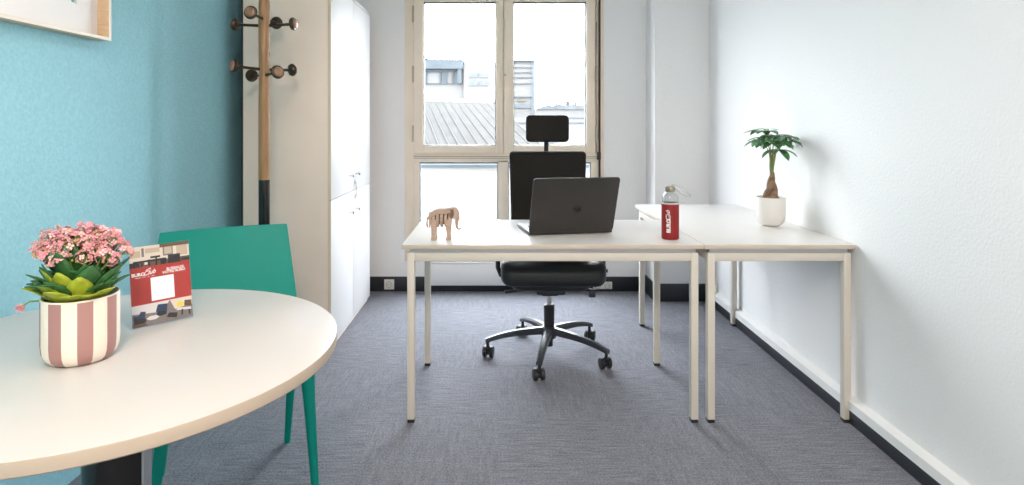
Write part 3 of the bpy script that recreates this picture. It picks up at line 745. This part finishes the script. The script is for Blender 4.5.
for (a, e, l) in ((-.1, .9, .075), (.2, .85, .075), (-3.0, .6, .085), (2.6, .6, .08), (.6, .8, .075), (-.5, .9, .07)):
    leaf(lb_, (.03 * math.cos(a), .03 * math.sin(a), .12), (math.cos(a) * math.cos(e), math.sin(a) * math.cos(e), math.sin(e)), l, .04, .5, 0, fold=.2, shape=.8)
leaf_obj('leaves', lb_, ['leaf_dark'], fp, .0016); leaf_obj('lime_leaves', l2_, ['leaf_lime'], fp, .0016)
st, fl = nb(), nb()
def floret(bm, p, nrm, r, mi):
    nrm = Vector(nrm).normalized(); s = nrm.cross(Vector((.3, .2, 1))).normalized(); t = nrm.cross(s); p = Vector(p); a0 = random.random() * PI
    for k in range(4):
        a = a0 + k * PI / 2; d = s * math.cos(a) + t * math.sin(a); q = s * math.cos(a + PI / 2) + t * math.sin(a + PI / 2)
        v = [bm.verts.new(p), bm.verts.new(p + d * r * .6 + q * r * .42 + nrm * r * .15), bm.verts.new(p + d * r * 1.05 + nrm * r * .12), bm.verts.new(p + d * r * .6 - q * r * .42 + nrm * r * .15)]
        f = bm.faces.new(v); f.material_index = mi
    c = bm.verts.new(p + nrm * r * .35)
    ring = [bm.verts.new(p + (s * math.cos(k * PI / 2) + t * math.sin(k * PI / 2)) * r * .28 + nrm * r * .08) for k in range(4)]
    for k in range(4): f = bm.faces.new([ring[k], ring[(k + 1) % 4], c]); f.material_index = 2
heads = []
for k in range(30):
    a = k * 2.399963; r = .092 * math.sqrt((k + .5) / 30)
    heads.append((r * math.cos(a) - .005, r * math.sin(a) * .85, .272 - 3.6 * r * r + random.uniform(-.012, .012)))
heads += [(-.085, .0, .215), (.085, -.02, .215), (.095, .02, .232), (-.09, .01, .235), (-.02, -.06, .215), (.045, -.055, .222), (0, -.065, .235), (-.05, -.05, .225)]
for (hx, hy, hz) in heads:
    P = Vector((hx * .87, hy * .87, hz - .010 if hz > .23 else hz)); B_ = Vector((hx * .25, hy * .25, .12))
    tube(st, [B_, B_.lerp(P, .55) + Vector((0, 0, .015)), P], [.0028, .0022, .0016], 6)
    for q in range(16):
        d = Vector((random.gauss(0, 1), random.gauss(0, 1), random.gauss(.4, .8))).normalized()
        e = P + d * random.uniform(.008, .019)
        tube(st, [P, e], .0006, 4); floret(fl, e, d + Vector((0, -.3, .3)), random.uniform(.0058, .0082), random.choice((0, 0, 1)))
        if q % 4 == 0:
            e2 = P + Vector((random.gauss(0, .01), random.gauss(0, .01), -.006)); lathe(fl, [(0, -.003), (.0025, 0), (0, .0045)], 5, 2, e2)
# one low bud hanging left
tube(st, [(-.05, -.01, .125), (-.085, -.03, .128), (-.098, -.035, .118)], .0018, 6)
for q in range(10):
    d = Vector((random.gauss(0, 1), random.gauss(0, 1), random.gauss(0, 1))).normalized(); floret(fl, Vector((-.10, -.036, .116)) + d * .006, d, .006, random.choice((0, 1)))
obj('flower_stems', st, 'stem', fp, autos=False); leaf_obj('flowers', fl, ['pink', 'pink_light', 'bud'], fp, .0005)

# ------------------------------------------------------------------ sign on the round table
P0, P1 = Vector((-.871, 1.430, 0)), Vector((-.778, 1.530, 0)); W_ = (P1 - P0).length
sx = (P1 - P0).normalized(); back = Vector((-sx.y, sx.x, 0)); HZ = .190; lean = .032
sg = thing('table_sign', 'clear acrylic stand holding red office leaflet on round table', 'sign', (P0.x, P0.y, .7305), math.atan2(sx.y, sx.x))
upv = Vector((0, lean, HZ)).normalized(); nf = Vector((0, -upv.z, upv.y)); Ls = Vector((0, lean, HZ)).length
SM = ax((0, 0, .003), (1, 0, 0), upv, nf)     # local x right, y up, z towards viewer
b = nb(); box(b, (-.002, -.001, -.0016), (W_ + .002, Ls + .001, -.0002), .0004, 0, SM); box(b, (-.002, -.001, .0008), (W_ + .002, Ls + .001, .0022), .0004, 0, SM)
box(b, (-.002, 0, 0), (W_ + .002, .062, .003), .0006); obj('acrylic_stand', b, 'acrylic', sg)
b = nb(); box(b, (0, .001, -.0001), (W_, Ls - .001, .0003), 0, 0, SM); card = obj('leaflet', b, 'card_red', sg)
def flat(bm, pts, z, mi): 
    v = [bm.verts.new(SM @ Vector((x * W_, y * Ls, z))) for x, y in pts]; f = bm.faces.new(v); f.material_index = mi
def R4(x0, y0, x1, y1): return [(x0, y0), (x1, y0), (x1, y1), (x0, y1)]
PM = ['p_beige', 'p_dark', 'p_brown', 'p_tan', 'p_grey', 'p_light', 'p_navy', 'p_yellow']
b = nb()
flat(b, R4(0, .735, 1, .995), .00035, 0)
for i, (x0, y0, x1, y1, m) in enumerate([(0, .735, 1, .80, 2), (.06, .79, .6, .815, 1), (.0, .86, .18, .94, 3), (.20, .86, .24, .97, 4), (.26, .90, .5, .96, 3), (.55, .84, .72, .98, 4), (.575, .86, .70, .96, 3), (.78, .82, .97, .99, 3),
                                        (.63, .735, .84, .845, 1), (.0, .735, .16, .80, 1), (.18, .735, .21, .81, 1), (.30, .735, .33, .82, 1), (.42, .735, .45, .83, 1), (.50, .735, .60, .79, 1), (.86, .75, 1, .775, 1), (.86, .79, 1, .80, 1), (.34, .83, .5, .855, 1), (.24, .76, .29, .79, 5), (.5, .95, 1, .995, 2)]):
    flat(b, R4(x0, y0, x1, y1), .00036 + i * .000012, m)
obj('top_photo', b, PM, card, autos=False)
b = nb()
flat(b, R4(0, .005, 1, .27), .00035, 4)
flat(b, [(0, .17), (.5, .14), (.62, .27), (0, .27)], .00037, 5); flat(b, [(.62, .27), (1, .27), (1, .17), (.7, .14)], .00037, 0)
flat(b, [(0, .005), (.25, .005), (.16, .08), (0, .06)], .00038, 2)
for i, (pts, m) in enumerate([([(.02, .10), (.2, .10), (.22, .18), (.14, .19), (.10, .14), (.02, .15)], 6), ([(.38, .15), (.56, .13), (.58, .23), (.42, .24), (.40, .2)], 6), ([(.03, .04), (.22, .05), (.22, .10), (.02, .11)], 1), ([(.40, .09), (.55, .1), (.56, .14), (.4, .15)], 1),
                              ([(.22, .09), (.28, .065), (.38, .065), (.44, .09), (.38, .115), (.28, .115)], 5), ([(.72, .12), (.98, .10), (.98, .13), (.74, .15)], 5), ([(.80, .05), (.83, .05), (.84, .12), (.81, .12)], 1), ([(.93, .04), (.96, .04), (.96, .10), (.93, .10)], 1), ([(.74, .16), (.84, .16), (.86, .20), (.78, .23), (.73, .2)], 7), ([(.55, .06), (.72, .03), (.74, .09), (.6, .11)], 1), ([(.86, .16), (.98, .14), (.99, .22), (.87, .23)], 2)]):
    flat(b, pts, .00039 + i * .000012, m)
obj('bottom_photo', b, PM, card, autos=False)
b = nb(); flat(b, R4(.325, .295, .71, .587), .00036, 0); obj('blank_panel', b, ['paper'], card, autos=False)
def st_(nm, s, size, x, y, shear=0, bold=0, rot=0):
    text(nm, s, size, 'white_print', card, SM @ Matrix.Translation((x * W_, y * Ls, .0004)) @ Matrix.Rotation(rot, 4, 'Z'), .00008, shear, bold=bold)
st_('leaflet_logo', 'BURO', .0108, .13, .645, 0, .0004); st_('leaflet_script', 'Club', .0145, .305, .655, .5, .0002, .12)
b = nb(); flat(b, R4(.08, .605, .17, .611), .0004, 0); flat(b, R4(.20, .607, .25, .612), .0004, 0); flat(b, R4(.28, .607, .31, .612), .0004, 0); flat(b, R4(.345, .61, .39, .615), .0004, 0)
flat(b, [(.255, .69), (.33, .715), (.345, .695), (.338, .69), (.328, .705), (.26, .683)], .0004, 0)
obj('logo_strokes', b, ['white_print'], card, autos=False)
st_('leaflet_headline', 'BUREAUX', .0092, .745, .665, 0, .0002, .02); st_('leaflet_subline', 'VOTRE BURO', .0088, .72, .628, 0, .0002, .02)

# ------------------------------------------------------------------ picture on the left wall
pf = thing('picture_frame', 'deep light-wood picture frame hung on teal wall', 'picture', (WL, 1.80, 1.526))
ya, yb, zt = -.50, .386, .66; xf, xb = .05, .004
b = nb()
for lo, hi in (((xb, ya, 0), (xf, ya + .012, zt)), ((xb, yb - .012, 0), (xf, yb, zt)), ((xb, ya + .012, 0), (xf, yb - .012, .012)), ((xb, ya + .012, zt - .012), (xf, yb - .012, zt))): box(b, lo, hi, .001)
box(b, (.001, ya + .01, .01), (.006, yb - .01, zt - .01))
obj('frame', b, 'frame_wood', pf)
b = nb()
for lo, hi in (((xf - .001, ya, 0), (xf + .0012, ya + .011, zt)), ((xf - .001, yb - .011, 0), (xf + .0012, yb, zt)), ((xf - .001, ya + .011, 0), (xf + .0012, yb - .011, .011)), ((xf - .001, ya + .011, zt - .011), (xf + .0012, yb - .011, zt))): box(b, lo, hi)
obj('front_edge', b, 'frame_front', pf)
b = nb(); box(b, (.006, ya + .012, .012), (.009, yb - .012, zt - .012)); bd = obj('mat_board', b, 'mat_board', pf)
b = nb(); box(b, (.009, ya + .05, .018), (.0096, yb - .048, zt - .05)); pr = obj('print', b, 'paper', bd)
b = nb()
cols = ['p_teal', 'p_light', 'p_coral', 'p_grey', 'p_teal', 'p_light', 'p_navy', 'p_teal']
random.seed(11)
y = ya + .13; k = 0
while y < yb - .13:
    w = random.uniform(.012, .05); z0 = .115 + random.uniform(-.006, .006); z1 = .30 + random.uniform(0, .22)
    v = [b.verts.new(p) for p in ((.0098 + k * .00001, y, z0), (.0098 + k * .00001, min(y + w * 1.1, yb - .12), z0), (.0098 + k * .00001, min(y + w * 1.1, yb - .12), z1), (.0098 + k * .00001, y, z1))]
    f = b.faces.new(v); f.material_index = k % len(cols); y += w; k += 1
obj('artwork', b, cols, pr, autos=False)

# ------------------------------------------------------------------ outside
def at(x, y, D): return Vector(((x - VX) * D / F, D, CAMZ - (y - VY) * D / F))
b = nb(); box(b, (-150, 4.72, -9.2), (150, 250, -9)); struct('ground', b, 'x_ground')
# zinc roof next door
nr = thing('zinc_roof', 'grey seamed metal roof beyond left window pane', 'roof', (-1.0, 12.0, 0))
off = Vector((-1.0, 12.0, 0))
rl, rr_ = at(360, 99, 15), at(494, 103, 14); el_, er = at(402, 190, 9), at(560, 176, 9)
er = Vector((1.25, 8.6, .35)); el_ = Vector((-2.3, 8.6, .35))
b = nb()
v = [b.verts.new(p - off) for p in (rl, rr_, er, el_)]; f = b.faces.new(v)
r_ = bmesh.ops.extrude_face_region(b, geom=[f]); bmesh.ops.translate(b, verts=[q for q in r_['geom'] if isinstance(q, bmesh.types.BMVert)], vec=(0, 0, -.12))
obj('roof_sheet', b, 'x_roof', nr)
b = nb()
for k in range(20):
    u = k / 19; a = rl.lerp(rr_, u); e = el_.lerp(er, u)
    tube(b, [a - off + Vector((0, 0, .004)), e - off + Vector((0, 0, .004))], .016, 6)
obj('roof_seam', b, 'x_rib', nr)
b = nb(); tube(b, [rl - off + Vector((0, 0, -.02)), rr_ - off + Vector((0, 0, -.02))], .10, 10); obj('roof_ridge', b, 'x_white', nr)
b = nb(); box(b, (-2.5, -2.9, -2.0), (1.2, 2.0, .2)); obj('roof_wall', b, 'x_white', nr)
# parapet outside the lower panes
b = nb(); box(b, (-1.8, 5.9, -1.2), (2.2, 6.1, .80)); box(b, (-1.85, 5.86, .80), (2.25, 6.14, .83), 0, 1)
tag(obj('balcony_parapet', b, ['x_near', 'x_glass']), 'white parapet wall behind lower window panes', 'parapet')
b = nb(); box(b, (-1.8, 4.8, -.15), (2.2, 6.0, -.02)); tag(obj('balcony_slab', b, 'x_white'), 'white ledge slab outside the window', 'ledge')
# office block left
D = 40.0
ob = thing('office_building', 'white office building with glazed strip seen through left pane', 'building', at(460, 124, D))
oo = at(460, 124, D)
def rect(bm, x0, y0, x1, y1, d0, d1, D=D, o=oo, mi=0):
    a = at(x0, y1, D) - o; c = at(x1, y0, D) - o; box(bm, (a.x, d0, a.z), (c.x, d1, c.z), 0, mi)
b = nb(); rect(b, 380, 68.5, 464, 160, 0, 8); rect(b, 464, 62.5, 503, 160, -.3, 8); obj('wall', b, 'x_white', ob)
b = nb(); rect(b, 380, 60.5, 463.5, 69.5, -.6, 7); obj('roof_band', b, 'x_blue', ob)
b = nb(); rect(b, 380, 71, 462, 84, -.1, .1); w0 = obj('window', b, 'x_glass', ob)
b = nb()
for x in (426, 440.5, 446.5, 452.5): rect(b, x, 71, x + 1, 84, -.3, 0)
rect(b, 380, 70, 463, 71.2, -.3, 0); rect(b, 458, 69, 462, 84, -.5, .0); obj('window_bars', b, 'x_line', w0)
b = nb(); rect(b, 427, 73.5, 440, 83.5, -.15, 0); obj('white_panel', b, 'x_white', w0)
b = nb(); rect(b, 447.5, 73, 452, 83.5, -.15, 0); obj('white_panel', b, 'x_white', w0)
for (y0, y1) in ((73, 78), (80.5, 86)):
    for (x0, x1) in ((470, 478), (480, 488)):
        b = nb(); rect(b, x0, y0, x1, y1, -.4, .1); obj('window', b, 'x_glass', ob)
b = nb()
for x in range(424, 500, 9): rect(b, x, 53.5 + (x - 424) * .06, x + .8, 62, .5, .7)
for x in range(424, 492, 9):
    a = at(x, 54.2 + (x - 424) * .06, D) - oo; c = at(x + 9, 55 + (x - 424) * .06, D) - oo; tube(b, [(a.x, .6, a.z), (c.x, .6, c.z)], .045, 4)
    a = at(x, 58 + (x - 424) * .06, D) - oo; c = at(x + 9, 58.6 + (x - 424) * .06, D) - oo; tube(b, [(a.x, .6, a.z), (c.x, .6, c.z)], .035, 4)
obj('roof_railing', b, 'x_rail', ob)
# tower
D2 = 55.0; o2 = at(522, 124, D2)
tw = thing('tower_block', 'pale tower block with banded floors seen through right pane', 'building', o2)
b = nb(); rect(b, 498, 60.5, 534, 190, 0, 6, D2, o2); obj('wall', b, 'x_white', tw)
b = nb()
for y in (62, 67, 72, 77, 83): rect(b, 498, y, 532, y + 1.0, -.15, 0, D2, o2)
rect(b, 498, 96.5, 532, 97.6, -.15, 0, D2, o2); rect(b, 498, 60.2, 535, 61, -.3, 6.2, D2, o2)
obj('floor_band', b, 'x_line', tw)
b = nb(); rect(b, 531, 61, 535, 190, -.1, 5.9, D2, o2); obj('corner_tower', b, 'x_glass', tw)
b = nb(); rect(b, 518, 99, 525, 101.5, -.2, 0, D2, o2); obj('sign_panel', b, 'x_brown', tw)
b = nb(); rect(b, 498, 104, 531, 108, -.15, 0, D2, o2); obj('window', b, 'x_glass', tw)
# far roofs
D3 = 80.0; o3 = at(560, 110, D3)
fr_ = thing('distant_rooftops', 'row of hazy distant rooftops with chimneys beyond right pane', 'building', o3)
b = nb(); rect(b, 536, 109, 620, 200, 0, 8, D3, o3); obj('wall', b, 'x_white', fr_)
b = nb()
pts = [(536, 109.5), (540, 107), (548, 105), (553, 106), (558, 104), (566, 105.5), (572, 104.5), (580, 105), (588, 104), (600, 106), (620, 105), (620, 109.5)]
q = [at(x, y, D3) - o3 for x, y in pts]; prism(b, [(p.x, p.z) for p in q], -.2, 8, 'y'); obj('roof', b, 'x_far', fr_)
for x, y in ((557, 101.5), (567, 100.5), (569, 101), (576, 101.5)):
    b = nb(); rect(b, x, y, x + 1.5, 106, 1, 2, D3, o3); obj('chimney', b, 'x_brown', fr_)
# nearer flat roof, right pane
D4 = 22.0; o4 = at(550, 130, D4)
nf_ = thing('flat_roof_building', 'low white flat-roofed building beyond right pane', 'building', o4)
b = nb(); rect(b, 500, 118, 640, 260, 0, 5, D4, o4); obj('wall', b, 'x_white', nf_)
b = nb(); rect(b, 500, 122.5, 640, 123.3, -.06, 0, D4, o4); rect(b, 560, 117.6, 640, 118.4, -.05, .05, D4, o4); obj('coping', b, 'x_line', nf_)
b = nb()
for x in (514, 517, 520): rect(b, x, 128, x + 1.4, 143, -.1, 0, D4, o4)
rect(b, 546, 134, 556, 143, -.05, 0, D4, o4); obj('window', b, 'x_glass', nf_)

# ------------------------------------------------------------------ light
def area(name, loc_, rot, sx_, sy_, power, col, parent=None):
    L = bpy.data.lights.new(name, 'AREA'); L.shape = 'RECTANGLE'; L.size = sx_; L.size_y = sy_; L.energy = power; L.color = col
    o = bpy.data.objects.new(name, L); C.objects.link(o); o.location = loc_; o.rotation_euler = rot
    if parent: o.parent = parent
    return o
for i, (lx, ly) in enumerate(((0.0, .7), (0.0, -.75))):
    t = thing('ceiling_fill_light', ('added unseen ceiling fill light above the round table', 'added unseen ceiling fill light behind the camera')[i], 'fill light', (lx, ly, H))
    b = nb(); ring_frame(b, -.3, .3, -.3, .3, .02, .02, .02, .02, 0, .02, 0)
    bmesh.ops.transform(b, matrix=Matrix.Rotation(PI / 2, 4, 'X'), verts=b.verts)
    bmesh.ops.translate(b, verts=b.verts, vec=(0, 0, -.02)); obj('fill_light_frame', b, 'white_trim', t)
    area('fill_lamp', (0, 0, -.012), (0, 0, 0), .56, .56, (12, 72)[i], (1, .85, .73), t)  # warm fill, added out of view to brighten surfaces facing the camera
po = area('window_portal', ((wx0 + wx1) / 2, 4.47, (wz0 + wz1) / 2), (-PI / 2, 0, 0), wx1 - wx0, wz1 - wz0, 1, (1, 1, 1))
po.data.cycles.is_portal = True

w = bpy.data.worlds.new('overcast'); bpy.context.scene.world = w; w.use_nodes = True
bg = w.node_tree.nodes['Background']; bg.inputs[0].default_value = (.95, .972, 1, 1); bg.inputs[1].default_value = 24.0

cam = bpy.data.cameras.new('camera'); co = bpy.data.objects.new('camera', cam); C.objects.link(co)
co.location = (0, 0, CAMZ); co.rotation_euler = (PI / 2, 0, 0)
cam.sensor_width = 36; cam.lens = F / 1024 * 36; cam.shift_x = (512 - VX) / 1024; cam.shift_y = -(242.5 - VY) / 1024; cam.clip_start = .02; cam.clip_end = 500
sc = bpy.context.scene; sc.camera = co
sc.view_settings.view_transform = 'Standard'; sc.view_settings.look = 'None'; sc.view_settings.gamma = 1; sc.view_settings.use_curve_mapping = False
sc.view_settings.exposure = 0.20
sc.cycles.max_bounces = 12; sc.cycles.diffuse_bounces = 6; sc.cycles.transparent_max_bounces = 16
